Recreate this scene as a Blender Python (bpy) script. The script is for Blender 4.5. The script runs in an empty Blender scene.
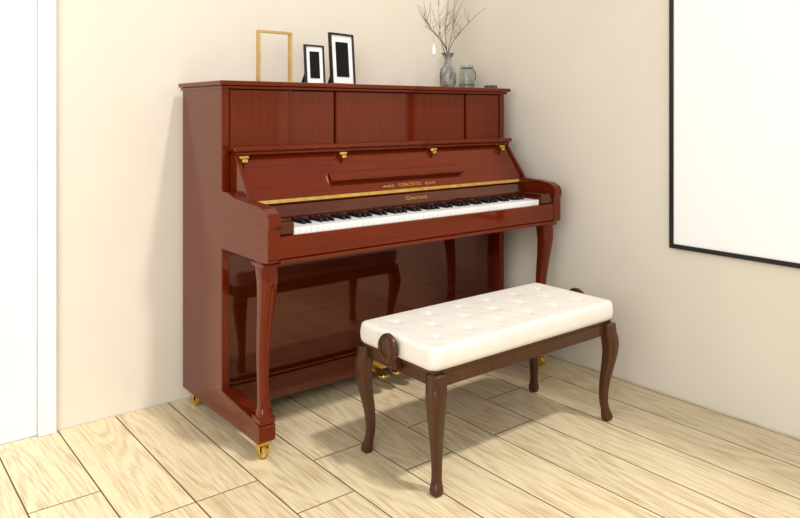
import bpy, bmesh, math, random
from mathutils import Vector, Matrix
random.seed(4)
S=bpy.context.scene
try:
    S.view_settings.view_transform='Standard'
    S.view_settings.look='None'
except Exception: pass
COL=S.collection

# ---------------------------------------------------------------- materials
def lin(c):
    return tuple(((v/255)/12.92 if v/255<=0.04045 else ((v/255+0.055)/1.055)**2.4) for v in c)+(1,)
def base(name,rgb,rough=.5,metal=0,coat=0,spec=.5):
    m=bpy.data.materials.new(name); m.use_nodes=True
    b=m.node_tree.nodes['Principled BSDF']
    b.inputs['Base Color'].default_value=lin(rgb)
    b.inputs['Roughness'].default_value=rough
    b.inputs['Metallic'].default_value=metal
    b.inputs['Coat Weight'].default_value=coat
    b.inputs['Coat Roughness'].default_value=.03
    b.inputs['Specular IOR Level'].default_value=spec
    return m,m.node_tree,b
def noisy(name,a,bc,scale=(1,1,1),nscale=5,detail=5,rough=.5,metal=0,coat=0,bump=0,lo=.3,hi=.7,spec=.5,dist=0,tint=None):
    m,t,b=base(name,a,rough,metal,coat,spec)
    if tint: b.inputs['Specular Tint'].default_value=tint+(1,)
    N=t.nodes;L=t.links
    tc=N.new('ShaderNodeTexCoord');mp=N.new('ShaderNodeMapping');mp.inputs['Scale'].default_value=scale
    n=N.new('ShaderNodeTexNoise');n.inputs['Scale'].default_value=nscale;n.inputs['Detail'].default_value=detail
    n.inputs['Distortion'].default_value=dist
    r=N.new('ShaderNodeValToRGB');r.color_ramp.elements[0].position=lo;r.color_ramp.elements[1].position=hi
    r.color_ramp.elements[0].color=lin(a);r.color_ramp.elements[1].color=lin(bc)
    L.new(tc.outputs['Object'],mp.inputs['Vector']);L.new(mp.outputs['Vector'],n.inputs['Vector'])
    L.new(n.outputs['Fac'],r.inputs['Fac']);L.new(r.outputs['Color'],b.inputs['Base Color'])
    if bump:
        bp=N.new('ShaderNodeBump');bp.inputs['Strength'].default_value=bump;bp.inputs['Distance'].default_value=.002
        L.new(n.outputs['Fac'],bp.inputs['Height']);L.new(bp.outputs['Normal'],b.inputs['Normal'])
    return m
TT=(1,.5,.32)
MAHV=noisy('mahogany_vertical',(86,23,3),(98,29,6),(70,70,2.5),1.6,6,.07,0,.15,spec=.5,tint=TT)
MAHH=noisy('mahogany_horizontal',(88,24,3),(102,31,7),(2.5,70,70),1.6,6,.07,0,.15,spec=.5,tint=TT)
MAHY=noisy('mahogany_lengthwise',(86,23,3),(98,29,6),(70,2.5,70),1.6,6,.07,0,.15,spec=.5,tint=TT)
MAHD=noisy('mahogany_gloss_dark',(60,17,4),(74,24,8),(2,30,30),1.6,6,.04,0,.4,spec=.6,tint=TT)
WALN=noisy('walnut',(56,30,16),(76,43,26),(30,30,3),2,5,.3,0,.15,spec=.4,tint=(1,.75,.55))
GOLD=noisy('brass',(206,168,84),(232,198,116),(1,1,1),30,2,.22,1)
GOLDP=noisy('gold_paint',(196,160,92),(214,180,112),(1,1,1),20,2,.4,.4)
IVORY=noisy('white_key',(236,236,236),(244,244,243),(1,1,1),8,2,.2)
BLACK=noisy('black_key',(14,13,14),(22,20,20),(1,1,1),8,2,.22)
FELT=noisy('felt',(60,18,16),(80,24,20),(1,1,1),60,3,.9)
CUSH=noisy('cream_leather',(226,219,210),(233,227,218),(1,1,1),14,4,.5,bump=.05)
WALL=noisy('wall_paint',(227,219,204),(230,222,208),(1,1,1),3.0,3,.9,bump=.0,spec=.15)
WHITE=noisy('white_paint',(236,237,238),(242,243,243),(1,1,1),4,2,.45)
PAPER=noisy('white_paper',(253,253,253),(255,255,255),(1,1,1),4,2,.6,spec=.3)
FBLK=noisy('black_frame',(16,16,18),(26,25,26),(1,1,1),12,2,.4)
PHOTO=noisy('dark_photo',(8,8,9),(22,22,24),(1,1,1),9,3,.6,spec=.2)
VASE=noisy('mottled_glass',(120,118,112),(226,226,222),(1,1,.5),50,4,.06)
_b=VASE.node_tree.nodes['Principled BSDF'];_b.inputs['Transmission Weight'].default_value=.55;_b.inputs['IOR'].default_value=1.35
TWIG=noisy('twig_bark',(74,64,54),(112,98,82),(1,1,1),40,3,.8)
TAG=noisy('white_ornament',(240,238,232),(250,249,246),(1,1,1),30,2,.5)
STONE=noisy('grey_pebbles',(60,56,50),(120,112,102),(1,1,1),60,3,.8)
WAX=noisy('candle_wax',(214,208,196),(226,222,212),(1,1,1),10,2,.5)
WIRE=noisy('dark_wire',(60,56,52),(84,78,72),(1,1,1),20,2,.4,.8)
SUB=noisy('floor_gap',(116,92,62),(128,102,72),(1,1,1),20,2,.9)
GL,t_,b_=base('clear_glass',(228,234,232),.03); b_.inputs['Transmission Weight'].default_value=.95; b_.inputs['IOR'].default_value=1.25

# oak floor
OAK,t,b=base('oak_planks',(228,206,166),.30,coat=.15,spec=.4)
N=t.nodes;L=t.links
tc=N.new('ShaderNodeTexCoord');at=N.new('ShaderNodeAttribute');at.attribute_name='plank'
sep=N.new('ShaderNodeSeparateColor');L.new(at.outputs['Color'],sep.inputs['Color'])
off=N.new('ShaderNodeVectorMath');off.operation='SCALE';off.inputs['Scale'].default_value=9
L.new(at.outputs['Color'],off.inputs[0])
add=N.new('ShaderNodeVectorMath');add.operation='ADD'
L.new(tc.outputs['Object'],add.inputs[0]);L.new(off.outputs['Vector'],add.inputs[1])
mp=N.new('ShaderNodeMapping');mp.inputs['Scale'].default_value=(5,.7,1);L.new(add.outputs['Vector'],mp.inputs['Vector'])
n1=N.new('ShaderNodeTexNoise');n1.inputs['Scale'].default_value=1.2;n1.inputs['Detail'].default_value=1
L.new(mp.outputs['Vector'],n1.inputs['Vector'])
mul=N.new('ShaderNodeMath');mul.operation='MULTIPLY';mul.inputs[1].default_value=95;L.new(n1.outputs['Fac'],mul.inputs[0])
sn=N.new('ShaderNodeMath');sn.operation='SINE';L.new(mul.outputs[0],sn.inputs[0])
mp2=N.new('ShaderNodeMapping');mp2.inputs['Scale'].default_value=(120,5,1);L.new(add.outputs['Vector'],mp2.inputs['Vector'])
n2=N.new('ShaderNodeTexNoise');n2.inputs['Scale'].default_value=1.5;n2.inputs['Detail'].default_value=6;L.new(mp2.outputs['Vector'],n2.inputs['Vector'])
mx=N.new('ShaderNodeMath');mx.operation='MULTIPLY_ADD';mx.inputs[1].default_value=.08;L.new(sn.outputs[0],mx.inputs[0]);L.new(n2.outputs['Fac'],mx.inputs[2])
r=N.new('ShaderNodeValToRGB');e=r.color_ramp.elements
e[0].position=.25;e[0].color=lin((190,166,124));e[1].position=.58;e[1].color=lin((227,211,175))
L.new(mx.outputs[0],r.inputs['Fac'])
hs=N.new('ShaderNodeHueSaturation')
mr=N.new('ShaderNodeMapRange');mr.inputs['To Min'].default_value=.93;mr.inputs['To Max'].default_value=1.06
L.new(sep.outputs['Red'],mr.inputs['Value']);L.new(mr.outputs['Result'],hs.inputs['Value'])
L.new(r.outputs['Color'],hs.inputs['Color']);L.new(hs.outputs['Color'],b.inputs['Base Color'])
bp=N.new('ShaderNodeBump');bp.inputs['Strength'].default_value=.08;bp.inputs['Distance'].default_value=.001
L.new(n2.outputs['Fac'],bp.inputs['Height']);L.new(bp.outputs['Normal'],b.inputs['Normal'])

# ---------------------------------------------------------------- helpers
def empty(name,loc=(0,0,0)):
    o=bpy.data.objects.new(name,None);o.empty_display_size=.1;COL.objects.link(o);o.location=loc;return o
def mk(name,V,F,mat,parent=None,bevel=0,smooth=False,seg=2):
    me=bpy.data.meshes.new(name);me.from_pydata([tuple(v) for v in V],[],F)
    bm=bmesh.new();bm.from_mesh(me);bmesh.ops.recalc_face_normals(bm,faces=bm.faces);bm.to_mesh(me);bm.free()
    me.materials.append(mat)
    o=bpy.data.objects.new(name,me);COL.objects.link(o)
    if parent: o.parent=parent; 
    if bevel:
        m=o.modifiers.new('b','BEVEL');m.width=bevel;m.segments=seg;m.limit_method='ANGLE';m.angle_limit=.6
        m.harden_normals=False
    if smooth:
        for p in me.polygons:p.use_smooth=True
    return o
def boxvf(x0,x1,y0,y1,z0,z1,V,F):
    k=len(V)
    V+= [(x0,y0,z0),(x1,y0,z0),(x1,y1,z0),(x0,y1,z0),(x0,y0,z1),(x1,y0,z1),(x1,y1,z1),(x0,y1,z1)]
    F+= [[k+i for i in f] for f in [(0,3,2,1),(4,5,6,7),(0,1,5,4),(1,2,6,5),(2,3,7,6),(3,0,4,7)]]
def box(name,x0,x1,y0,y1,z0,z1,mat,parent=None,bevel=.002):
    V=[];F=[];boxvf(x0,x1,y0,y1,z0,z1,V,F);return mk(name,V,F,mat,parent,bevel)
def boxes(name,lst,mat,parent=None,bevel=0):
    V=[];F=[]
    for a in lst: boxvf(*a,V,F)
    return mk(name,V,F,mat,parent,bevel)
def prism(name,pts,x0,x1,mat,parent=None,bevel=.002):
    n=len(pts);V=[(x0,y,z) for y,z in pts]+[(x1,y,z) for y,z in pts]
    F=[list(range(n)),list(range(n,2*n))]+[[i,(i+1)%n,n+(i+1)%n,n+i] for i in range(n)]
    return mk(name,V,F,mat,parent,bevel)
def loft(name,secs,mat,parent=None,p=4,seg=20):
    # secs: (cx,cy,z,hx,hy)
    secs=interp(secs,6)
    V=[];F=[]
    for cx,cy,z,hx,hy in secs:
        for i in range(seg):
            a=2*math.pi*(i+.5)/seg;c,s=math.cos(a),math.sin(a)
            V.append((cx+hx*math.copysign(abs(c)**(2/p),c),cy+hy*math.copysign(abs(s)**(2/p),s),z))
    for k in range(len(secs)-1):
        for i in range(seg):
            j=(i+1)%seg;F.append([k*seg+i,k*seg+j,(k+1)*seg+j,(k+1)*seg+i])
    F.append(list(range(seg)));F.append([len(V)-seg+i for i in range(seg)])
    return mk(name,V,F,mat,parent,0,True)
def interp(P,n):
    out=[]
    for i in range(len(P)-1):
        p0=P[max(i-1,0)];p1=P[i];p2=P[i+1];p3=P[min(i+2,len(P)-1)]
        for k in range(n):
            t=k/n
            out.append(tuple(.5*((2*b)+(-a+c)*t+(2*a-5*b+4*c-d)*t*t+(-a+3*b-3*c+d)*t**3) for a,b,c,d in zip(p0,p1,p2,p3)))
    out.append(tuple(P[-1]));return out
def lathe(name,prof,loc,mat,parent=None,axis='Z',seg=32):
    V=[];F=[]
    for r_,h in prof:
        for i in range(seg):
            a=2*math.pi*i/seg;x,y=r_*math.cos(a),r_*math.sin(a)
            if axis=='Z':V.append((loc[0]+x,loc[1]+y,loc[2]+h))
            elif axis=='X':V.append((loc[0]+h,loc[1]+x,loc[2]+y))
            else:V.append((loc[0]+x,loc[1]+h,loc[2]+y))
    for k in range(len(prof)-1):
        for i in range(seg):
            j=(i+1)%seg;F.append([k*seg+i,k*seg+j,(k+1)*seg+j,(k+1)*seg+i])
    F.append(list(range(seg)));F.append([len(V)-seg+i for i in range(seg)])
    o=mk(name,V,F,mat,parent,0,True)
    m=o.modifiers.new('e','EDGE_SPLIT');m.split_angle=.7
    return o
def tube(name,splines,mat,parent=None,rad=.002):
    cu=bpy.data.curves.new(name,'CURVE');cu.dimensions='3D';cu.bevel_depth=rad;cu.bevel_resolution=2
    for pts in splines:
        sp=cu.splines.new('POLY');sp.points.add(len(pts)-1)
        for i,p in enumerate(pts):
            sp.points[i].co=(p[0],p[1],p[2],1);sp.points[i].radius=p[3] if len(p)>3 else 1
    cu.materials.append(mat)
    o=bpy.data.objects.new(name,cu);COL.objects.link(o)
    if parent:o.parent=parent
    return o

# ---------------------------------------------------------------- room
V=[];F=[];tones=[]
w=.21;x=-2.12-w*9
while x<0:
    x1=min(x+w,0)
    yy=0.0;first=True
    while yy>-5.6:
        ln=random.choice([.55,.8,1.05]) if first else random.choice([1.1,1.22,1.35]);first=False
        y2=max(yy-ln,-5.6)
        g=.0024
        boxvf(x+g,x1-g,y2+g,yy-g,-.02,0,V,F);tones.append((random.random(),random.random(),random.random(),1))
        yy=y2
    x+=w
k0=len(tones)
xs=-2.12-w*9
boxvf(xs,0,-5.6,0,-.06,-.003,V,F)
me=bpy.data.meshes.new('floor');me.from_pydata(V,[],F)
me.materials.append(OAK);me.materials.append(SUB)
ca=me.color_attributes.new('plank','FLOAT_COLOR','CORNER')
for p in me.polygons:
    k=p.index//6
    if k>=k0 or p.index%6!=1:p.material_index=1
    for li in p.loop_indices:ca.data[li].color=tones[k] if k<k0 else (.5,.5,.5,1)
fl=bpy.data.objects.new('floor',me);COL.objects.link(fl)

boxes('wall_back',[(-2.189,.12,0,.12,-.06,2.7),(-3.05,-2.189,0,.12,2.1,2.7),(xs,-3.05,0,.12,-.06,2.7)],WALL)
box('wall_right',0,.12,-5.6,0,-.06,2.7,WALL,bevel=0)
dr=empty('door_1')
box('slab',-3.049,-2.190,.002,.045,.001,2.098,WHITE,dr,.001)
for (a,c) in ((.18,.92),(1.05,1.95)):
    boxes('panel_moulding',[(-2.93,-2.36,-.006,.006,a,a+.02),(-2.93,-2.36,-.006,.006,c-.02,c),(-2.93,-2.91,-.006,.006,a,c),(-2.38,-2.36,-.006,.006,a,c)],WHITE,dr,.002)
lathe('knob',[(.02,0),(.02,-.01),(.01,-.015),(.01,-.04),(.025,-.05),(.027,-.065),(.015,-.075)],(-2.99,.004,1.0),GOLD,dr,'Y')
tr=empty('trim_1')
for nm,(a,c) in {'casing_right':(-2.189,-2.129),'casing_left':(-3.11,-3.05)}.items():
    box(nm,a,c,-.018,-.0005,0,2.16,WHITE,tr,.003)
    box(nm+'_bead',(c-.012) if nm=='casing_right' else a,c if nm=='casing_right' else a+.012,-.026,-.0185,0,2.16,WHITE,tr,.003)
box('casing_top',-3.05,-2.189,-.018,-.0005,2.1,2.16,WHITE,tr,.003)

# framed board on right wall
fb=empty('framed_poster')
Y0,Y1,Z0,Z1=-2.95,-1.262,.630,2.15;fw=.018
boxes('frame',[(-.03,-.002,Y0,Y1,Z0,Z0+fw),(-.03,-.002,Y0,Y1,Z1-fw,Z1),(-.03,-.002,Y0,Y0+fw,Z0+fw,Z1-fw),(-.03,-.002,Y1-fw,Y1,Z0+fw,Z1-fw)],FBLK,fb)
box('sheet',-.024,-.006,Y0+fw,Y1-fw,Z0+fw,Z1-fw,PAPER,fb,0)

# ---------------------------------------------------------------- piano
P=empty('upright_piano')
XL,XR=-1.647,-.125
YB,YF=-.03,-.41
for nm,a,c in (('side_left',XL,XL+.03),('side_right',XR-.03,XR)):
    box(nm,a,c,YF,YB,.06,1.298,MAHV,P,.003)
box('back_board',XL+.03,XR-.03,YB-.03,YB-.004,.08,1.298,MAHV,P,.001)
box('top_lid',XL-.018,XR+.020,YF-.028,YB+.005,1.300,1.318,MAHH,P,.005)
box('lid_moulding',XL-.008,XR+.008,YF-.015,YB,1.288,1.300,MAHH,P,.003)
# upper front panels
xsP=[XL+.032,-1.352,-1.137,-.761,-.388,XR-.032]
for i in range(5):
    box('upper_panel_%d'%(i+1),xsP[i]+.0022,xsP[i+1]-.0022,-.405+(.008 if i in(1,3) else 0),-.38,1.05,1.287,MAHV,P,.004)
tube('upper_panel_strip',[[(-1.353,-.406,1.06),(-1.353,-.406,1.286)]],MAHV,P,.0055)
# shelf
box('desk_shelf',XL+.025,XR-.01,-.475,-.37,1.052,1.072,MAHH,P,.006)
box('desk_shelf_moulding',XL+.035,XR-.02,-.465,-.40,1.038,1.0515,MAHH,P,.004)
# slanted desk board
prism('music_desk_board',[(-.445,1.038),(-.575,.862),(-.56,.85),(-.42,1.038)],XL+.05,XR-.035,MAHH,P,.001)
for nm,a,c in (('desk_cheek_left',XL+.031,XL+.049),('desk_cheek_right',XR-.034,XR-.031+.012)):
    prism(nm,[(-.395,1.04),(-.455,1.04),(-.60,.85),(-.60,.78),(-.395,.78)],a,c,MAHV,P,.003)
sd=Vector((0,-.13,-.176)).normalized();nrm=Vector((0,-.176,.13)).normalized()
def slant(s,h): 
    p=Vector((0,-.445,1.038))+sd*s+nrm*h;return (p.y,p.z)
def slantbox(nm,x0,x1,s0,s1,h0,h1,mat,bv=.001):
    return prism(nm,[slant(s0,h0),slant(s0,h1),slant(s1,h1),slant(s1,h0)],x0,x1,mat,P,bv)
slantbox('music_ledge',-1.246,-.539,.106,.150,.0005,.014,MAHH,.004)
slantbox('music_ledge_lip',-1.250,-.535,.141,.151,.0142,.024,MAHH,.002)
slantbox('brass_hinge',XL+.05,XR-.035,.202,.217,.0005,.003,GOLD,.0008)
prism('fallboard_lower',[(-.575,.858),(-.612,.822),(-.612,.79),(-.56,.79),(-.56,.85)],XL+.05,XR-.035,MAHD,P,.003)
box('key_felt',-1.545,-.255,-.618,-.60,.785,.812,FELT,P,.001)
for i,px in enumerate((-1.59,-1.15,-.66,-.215)):
    boxes('brass_rest_%d'%(i+1),[(px-.018,px+.018,-.484,-.45,1.026,1.0375),(px-.011,px+.011,-.490,-.462,1.012,1.0255)],GOLD,P,.003)
def text(nm,s,size,x,sc,h,sh=.3):
    cu=bpy.data.curves.new(nm,'FONT');cu.body=s;cu.size=size;cu.extrude=.0004;cu.align_x='CENTER';cu.shear=sh
    o=bpy.data.objects.new(nm,cu);COL.objects.link(o);cu.materials.append(GOLD)
    y,z=slant(sc,h);o.location=(x,y,z)
    ydir=-sd; o.matrix_world=Matrix(((1,ydir.x,nrm.x,x),(0,ydir.y,nrm.y,y),(0,ydir.z,nrm.z,z),(0,0,0,1)))
    o.parent=P
    return o
text('crest_lettering','CONCERTO',.022,-.86,.189,.001,0)
o=text('maker_lettering','Overture',.030,-.86,.25,.006,.4)
d=Vector((0,-.037,-.036)).normalized();nn=Vector((0,-.036,.037)).normalized()
o.matrix_world=Matrix(((1,0,0,-.86),(0,-d.y,nn.y,-.575+d.y*.036+nn.y*.001),(0,-d.z,nn.z,.858+d.z*.036+nn.z*.001),(0,0,0,1)))
sc=[]
for sx in(-1,1):
    for k in range(3):
        pts=[]
        for i in range(14):
            a=i*.55;rr=(.012-k*.002)*(1-i/16)
            y,z=slant(.182+rr*math.sin(a)*.8,.002);pts.append((-.86+sx*(.095+k*.020+rr*math.cos(a)),y,z))
        sc.append(pts)
tube('crest_scrolls',sc,GOLD,P,.0014)

# arms
arm=[(-.405,.69),(-.765,.69),(-.775,.70),(-.775,.80),(-.782,.815),(-.782,.838),(-.77,.858),(-.74,.872),(-.68,.880),(-.60,.884),(-.52,.890),(-.46,.905),(-.405,.905)]
prism('arm_left',arm,XL-.002,XL+.045,MAHY,P,.004)
prism('arm_right',arm,XR-.055,XR-.008,MAHY,P,.004)
for nm,a,c in(('cheek_left',XL+.046,-1.543),('cheek_right',-.257,XR-.056)):
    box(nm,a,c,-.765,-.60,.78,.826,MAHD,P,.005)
box('keybed',XL+.046,XR-.056,-.75,-.37,.695,.77,MAHH,P,.002)
box('key_slip',XL+.045,XR-.055,-.771,-.751,.70,.778,MAHH,P,.004)
box('key_slip_moulding',XL+.045,XR-.055,-.778,-.75,.686,.699,MAHH,P,.003)
# keys
kx0,kx1=-1.54,-.26;kw=(kx1-kx0)/52
boxes('white_keys',[(kx0+i*kw+.0006,kx0+(i+1)*kw-.0006,-.752,-.605,.772,.80) for i in range(52)],IVORY,P,.001)
V=[];F=[]
for i in range(51):
    if i%7 in(0,2,3,5,6):
        c=kx0+(i+1)*kw;h=.0066
        k=len(V)
        V+=[(c-h,-.704,.80),(c+h,-.704,.80),(c+h,-.606,.80),(c-h,-.606,.80),(c-h*.75,-.697,.813),(c+h*.75,-.697,.813),(c+h*.75,-.606,.813),(c-h*.75,-.606,.813)]
        F+=[[k+q for q in f] for f in [(0,3,2,1),(4,5,6,7),(0,1,5,4),(1,2,6,5),(2,3,7,6),(3,0,4,7)]]
mk('black_keys',V,F,BLACK,P,.001)
# lower body
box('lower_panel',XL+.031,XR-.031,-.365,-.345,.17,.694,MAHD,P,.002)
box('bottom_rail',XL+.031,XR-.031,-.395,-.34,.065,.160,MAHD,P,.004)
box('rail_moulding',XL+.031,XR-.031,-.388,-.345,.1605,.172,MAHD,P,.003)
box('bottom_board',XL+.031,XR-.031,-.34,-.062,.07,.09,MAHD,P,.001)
for nm,a,c in(('toe_left',XL,XL+.062),('toe_right',XR-.066,XR-.004)):
    prism(nm,[(-.3955,.062),(-.70,.062),(-.71,.072),(-.71,.118),(-.70,.13),(-.62,.14),(-.45,.155),(-.3955,.165)],a-.0015,c,MAHY,P,.004)
    cx=(a+c)/2
    box(nm+'_leg_pad',cx-.03,cx+.03,-.712,-.645,.128,.152,MAHH,P,.006)
    y0=-.685
    loft(nm.replace('toe','leg'),[(cx,y0-.01,.692,.032,.034),(cx,y0-.016,.655,.033,.034),(cx,y0-.02,.61,.031,.032),(cx,y0-.012,.54,.027,.027),(cx,y0+.002,.44,.023,.022),(cx,y0+.010,.34,.020,.019),(cx,y0+.010,.25,.018,.018),(cx,y0+.004,.19,.020,.021),(cx,y0+.000,.165,.025,.026),(cx,y0,.151,.026,.027)],MAHV,P)
    box(nm+'_leg_cap',cx-.036,cx+.036,-.745,-.655,.672,.6855,MAHH,P,.004)
    for j,(yy,xx) in enumerate(((-.672,cx),(-.10,cx))):
        lathe(nm+'_caster_wheel_%d'%j,[(.006,-.013),(.024,-.012),(.026,-.006),(.026,.006),(.024,.012),(.006,.013)],(xx,yy,.026),GOLD,P,'X',20)
        boxes(nm+'_caster_fork_%d'%j,[(xx-.02,xx-.015,yy-.012,yy+.016,.02,.056),(xx+.015,xx+.02,yy-.012,yy+.016,.02,.056),(xx-.024,xx+.024,yy-.024,yy+.024,.052,.062)],GOLD,P,.002)
# pedals
for i,px in enumerate((-.945,-.87,-.795)):
    pts=[(0,-.36,.092),(0,-.41,.094),(0,-.45,.086),(0,-.48,.078),(0,-.505,.078)]
    V=[];F=[];ws=[.011,.013,.020,.028,.018]
    for (q,yv,zv),wv in zip(pts,ws):
        V+=[(px-wv,yv,zv-.006),(px+wv,yv,zv-.006),(px+wv,yv,zv+.006),(px-wv,yv,zv+.006)]
    for k in range(4):
        for q in range(4):
            F.append([k*4+q,k*4+(q+1)%4,(k+1)*4+(q+1)%4,(k+1)*4+q])
    F+=[[0,1,2,3],[16,17,18,19]]
    mk('pedal_%d'%(i+1),V,F,GOLD,P,.004,True)
box('pedal_plate',-1.0,-.74,-.399,-.3955,.07,.115,GOLD,P,.001)

# ---------------------------------------------------------------- bench
B=empty('piano_bench')
bx0,bx1,by0,by1=-1.335,-.39,-1.25,-.845
fx0,fx1,fy0,fy1=-1.305,-.422,-1.231,-.862
cxm,cym=(bx0+bx1)/2,(by0+by1)/2
hx,hy=(bx1-bx0)/2,(by1-by0)/2
R=.03;zt,zb=.464,.392;nx,ny=150,76
buttons=[]
for r_ in range(3):
    n=6 if r_%2==0 else 5
    for i in range(n):
        buttons.append((-(n-1)*.075+i*.15,(-.105+.105*r_)))
def prof(t_):
    return math.copysign(1-(1-abs(t_))**1.5,t_)
V=[];F=[]
for j in range(ny+1):
    for i in range(nx+1):
        X=prof(2*i/nx-1)*hx;Y=prof(2*j/ny-1)*hy
        dx=abs(X)-(hx-R);dy=abs(Y)-(hy-R)
        dd=min(hx-abs(X),hy-abs(Y))
        if dx>0 and dy>0:
            l=math.hypot(dx,dy);s_=max(dx,dy)/l
            X=math.copysign(hx-R+dx*s_,X);Y=math.copysign(hy-R+dy*s_,Y)
        rr=.018
        drop=rr-math.sqrt(max(0,rr*rr-(rr-dd)**2)) if dd<rr else 0
        z=zt-drop+.007*(1-(X/hx)**2)*(1-(Y/hy)**2)
        fade=min(1,max(0,(dd-.012)/.03))
        g=0
        for bx,by in buttons:
            q=(X-bx)**2+(Y-by)**2
            g+=.0050*math.exp(-q/(2*.010**2))
            g+=.0028*math.exp(-q/(2*.028**2))
        for sg in(-1,1):
            a=((X+.075)/.15*1.0+sg*(Y)/.21)
            f=abs(a-round(a))
            g+=.0014*math.exp(-(f/.06)**2)
        V.append((cxm+X,cym+Y,z-g*fade))
for j in range(ny):
    for i in range(nx):
        a=j*(nx+1)+i;F.append([a,a+1,a+nx+2,a+nx+1])
ring=[i for i in range(nx+1)]+[j*(nx+1)+nx for j in range(1,ny+1)]+[ny*(nx+1)+i for i in range(nx-1,-1,-1)]+[j*(nx+1) for j in range(ny-1,0,-1)]
prev=ring
for (zz,ins) in ((.43,-.002),(.41,-.001),(.398,.002),(zb,.008)):
    cur=[]
    for v in ring:
        x_,y_,_=V[v];dx=x_-cxm;dy=y_-cym
        cur.append(len(V));V.append((cxm+dx*(1-ins/hx),cym+dy*(1-ins/hy),zz))
    n=len(ring)
    for i in range(n):F.append([prev[i],prev[(i+1)%n],cur[(i+1)%n],cur[i]])
    prev=cur
F.append(prev)
mk('cushion',V,F,CUSH,B,0,True)
for i,(a,c) in enumerate(buttons):
    lathe('button_%d'%i,[(.0005,.003),(.003,.0022),(.005,.0),(.004,-.003)],(cxm+a,cym+c,zt-.003),CUSH,B,'Z',12)
box('seat_frame',bx0+.012,bx1-.012,by0+.012,by1-.012,.378,.3915,WALN,B,.004)
boxes('aprons',[(fx0,fx1,fy0-.006,fy0+.016,.335,.378),(fx0,fx1,fy1-.016,fy1+.006,.335,.378),(fx0-.006,fx0+.016,fy0,fy1,.335,.378),(fx1-.016,fx1+.006,fy0,fy1,.335,.378)],WALN,B,.002)
n=0
for X,sx in((fx0,-1),(fx1,1)):
    for Y,sy in((fy0,-1),(fy1,1)):
        n+=1
        secs=[(.379,.002,.027),(.345,.004,.028),(.315,.009,.0285),(.27,.010,.026),(.21,.003,.0215),(.14,-.006,.017),(.08,-.008,.0145),(.045,-.004,.0145),(.022,.0,.018),(.008,.001,.018),(0,.0,.014)]
        loft('leg_%d'%n,[(X+sx*o_,Y+sy*o_,z,h_,h_) for z,o_,h_ in secs],WALN,B)
for nm,X,s_ in(('knob_left',bx0,-1),('knob_right',bx1,1)):
    zc=.424
    lathe(nm,[(.012,.0),(.012,s_*.008),(.040,s_*.009),(.047,s_*.014),(.047,s_*.024),(.043,s_*.030),(.036,s_*.028),(.030,s_*.031),(.008,s_*.031),(.001,s_*.031)],(X,cym,zc),WALN,B,'X',40)
    boxes(nm+'_mount',[(min(X-s_*.02,X+s_*.004),max(X-s_*.02,X+s_*.004),cym-.02,cym+.02,.35,.43)],WALN,B,.003)

# ---------------------------------------------------------------- things on the piano
ZT=1.3184
def frame(w_,h_,d_,fw_,loc,rot,tilt,fm,photo=True,matw=.0):
    E=empty('picture_frame')
    boxes('border',[(-w_/2,w_/2,-d_/2,d_/2,0,fw_),(-w_/2,w_/2,-d_/2,d_/2,h_-fw_,h_),(-w_/2,-w_/2+fw_,-d_/2,d_/2,fw_,h_-fw_),(w_/2-fw_,w_/2,-d_/2,d_/2,fw_,h_-fw_)],fm,E,.0008)
    if photo:
        box('mat_board',-w_/2+fw_,w_/2-fw_,-.001,.004,fw_,h_-fw_,PAPER,E,0)
        m_=matw
        box('photograph',-w_/2+fw_+m_,w_/2-fw_-m_,-.003,-.0012,fw_+m_*1.1,h_-fw_-m_*1.1,PHOTO,E,0)
        q=math.sin(-tilt)*(d_/2+.078)+.002
        V=[(-.015,d_/2+.0005,h_*.7),(.015,d_/2+.0005,h_*.7),(.02,d_/2+.075,q),(-.02,d_/2+.075,q),(-.015,d_/2+.0035,h_*.7),(.015,d_/2+.0035,h_*.7),(.02,d_/2+.078,q),(-.02,d_/2+.078,q)]
        F=[(0,1,2,3),(4,5,6,7),(0,1,5,4),(1,2,6,5),(2,3,7,6),(3,0,4,7)]
        mk('easel_leg',V,F,FBLK,E,0)
    E.location=(loc[0],loc[1],loc[2]+math.sin(abs(tilt))*d_/2);E.rotation_euler=(tilt,0,rot)
    return E
frame(.160,.224,.022,.010,(-1.318,-.21,ZT),0,0,GOLDP,False)
frame(.106,.176,.012,.008,(-1.122,-.22,ZT+.0005),math.radians(5),math.radians(-4),FBLK,True,.019)
frame(.154,.238,.014,.010,(-.967,-.21,ZT+.0005),math.radians(12),math.radians(-4),FBLK,True,.027)

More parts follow.
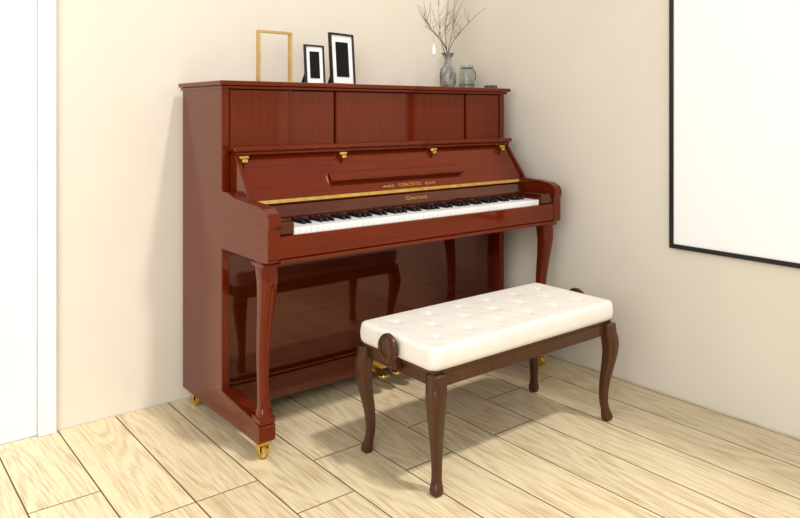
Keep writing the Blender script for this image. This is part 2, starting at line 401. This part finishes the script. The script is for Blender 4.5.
VS=empty('branch_vase')
vl=(-.318,-.2,ZT)
lathe('vessel',[(.026,0),(.034,.004),(.042,.03),(.044,.07),(.038,.10),(.022,.125),(.016,.14),(.020,.16),(.032,.180),(.034,.183),(.030,.181),(.018,.160),(.014,.14),(.020,.123),(.035,.098),(.041,.07),(.039,.03),(.031,.008),(.001,.007)],vl,VASE,VS)
def br(pts,r0,r1):
    P3=interp([tuple(p) for p in pts],5);n=len(P3)
    return [(p[0]+random.uniform(-.0015,.0015),p[1]+random.uniform(-.0015,.0015),p[2],(r0+(r1-r0)*i/(n-1))) for i,p in enumerate(P3)]
vx,vy,vz=vl
sp=[]
main=[[(0,0,.03),(0,0,.13),(-.03,0,.2),(-.06,-.01,.27),(-.08,-.02,.36),(-.08,-.02,.48)],
      [(0,0,.03),(.002,0,.13),(.0,.01,.21),(.0,.02,.30),(.02,.03,.40),(.04,.03,.52)],
      [(0,0,.03),(.002,0,.13),(.01,0,.20),(.05,-.01,.27),(.11,-.02,.33),(.19,-.03,.40),(.24,-.03,.43)],
      [(0,0,.03),(-.002,0,.13),(-.02,-.01,.20),(-.08,-.03,.24),(-.14,-.05,.275),(-.21,-.06,.30)],
      [(0,0,.03),(.003,0,.13),(.02,.02,.20),(.06,.04,.27),(.09,.05,.36),(.10,.06,.50)],
      [(0,0,.03),(-.002,0,.13),(-.02,.0,.22),(-.08,.03,.30),(-.13,.04,.36),(-.15,.05,.42)]]
for m_ in main:
    pts=[(vx+a,vy+b_2,vz+c) for a,b_2,c in m_]
    b0=br(pts,1.4,.45);sp.append(b0)
    for k in range(7):
        i=random.randint(13,len(b0)-3);p=b0[i]
        ang=random.uniform(-1.2,1.2);l=random.uniform(.04,.13);yo=random.uniform(-.03,.03)
        q=(p[0]+math.sin(ang)*l*.5,p[1]+yo*.5,p[2]+abs(math.cos(ang))*l*.5)
        r2=(min(q[0]+math.sin(ang*.7)*l*.5,-.03),q[1]+yo*.5,q[2]+abs(math.cos(ang*.6))*l*.6)
        sp.append([(p[0],p[1],p[2],.7),(q[0],q[1],q[2],.5),(r2[0],r2[1],r2[2],.3)])
tube('branches',sp,TWIG,VS,.0018)
hx_,hz_=vx-.14,vz+.272
tube('ornament_string',[[(hx_,vy-.05,hz_),(hx_,vy-.05,hz_-.05)]],WIRE,VS,.0006)
lathe('hanging_ornament',[(.001,0),(.005,-.012),(.010,-.035),(.012,-.050),(.008,-.062),(.001,-.066)],(hx_,vy-.05,hz_-.05),TAG,VS,'Z',16)

J=empty('glass_candle_jar')
jl=(-.203,-.22,ZT)
lathe('jar',[(.030,0),(.038,.004),(.040,.02),(.040,.085),(.036,.10),(.031,.108),(.032,.124),(.030,.124),(.029,.108),(.034,.098),(.0375,.085),(.0375,.02),(.034,.007),(.001,.006)],jl,GL,J)
lathe('candle',[(.022,.008),(.023,.01),(.023,.05),(.020,.052),(.001,.051)],jl,WAX,J)
rim=[(jl[0]+.0335*math.cos(a*.3),jl[1]+.0335*math.sin(a*.3),jl[2]+.109) for a in range(22)]
rim2=[(jl[0]+.0415*math.cos(a*.3),jl[1]+.0415*math.sin(a*.3),jl[2]+.022) for a in range(22)]
hd=[(jl[0]+.035+.028*math.sin(a*math.pi/12),jl[1],jl[2]+.07+.036*math.cos(a*math.pi/12)) for a in range(13)]
tube('wire_handle',[rim,rim2,hd],WIRE,J,.0024)
PB=empty('pebble_cluster')
for i in range(8):
    lathe('pebble_%d'%i,[(.001,0),(.008,.001),(.012,.006),(.011,.014),(.006,.019),(.001,.020)],(-.148+.013*(i%4)+random.uniform(-.003,.003),-.335+.03*(i//4),ZT),STONE,PB,'Z',14)

# ---------------------------------------------------------------- light
W=bpy.data.worlds.new('World');S.world=W;W.use_nodes=True
bg=W.node_tree.nodes['Background'];bg.inputs['Color'].default_value=(1,.985,.96,1);bg.inputs['Strength'].default_value=.64
def area(nm,loc,tgt,size,pw,col=(1,1,1)):
    l=bpy.data.lights.new(nm,'AREA');l.shape='RECTANGLE';l.size=size[0];l.size_y=size[1];l.energy=pw;l.color=col
    o=bpy.data.objects.new(nm,l);COL.objects.link(o);o.location=loc
    o.rotation_euler=(Vector(tgt)-Vector(loc)).to_track_quat('-Z','Y').to_euler();return o
area('window_light',(-4.3,-4.2,2.5),(-.6,-.9,.7),(2.4,1.8),98,(1,.985,.96))
area('wall_fill_light',(-4.4,-2.4,1.6),(0,-1.6,1.1),(1.6,1.4),26,(1,.985,.96))  # fill lamp added to brighten the right wall and framed sheet, no window there
sl=bpy.data.lights.new('sun','SUN');sl.energy=1.8;sl.angle=math.radians(4);sl.color=(1,.965,.9)
so=bpy.data.objects.new('sun',sl);COL.objects.link(so);so.location=(-1,-4,4)
so.rotation_euler=Vector((-.16,.50,-1)).to_track_quat('-Z','Y').to_euler()

# ---------------------------------------------------------------- camera
cam=bpy.data.cameras.new('camera');co=bpy.data.objects.new('camera',cam);COL.objects.link(co)
co.location=(-2.792,-2.917,1.2);co.rotation_euler=(math.radians(90),0,math.radians(-38.5))
cam.sensor_width=36;cam.lens=717/800*36;cam.shift_y=-147/800;cam.clip_start=.05
S.camera=co
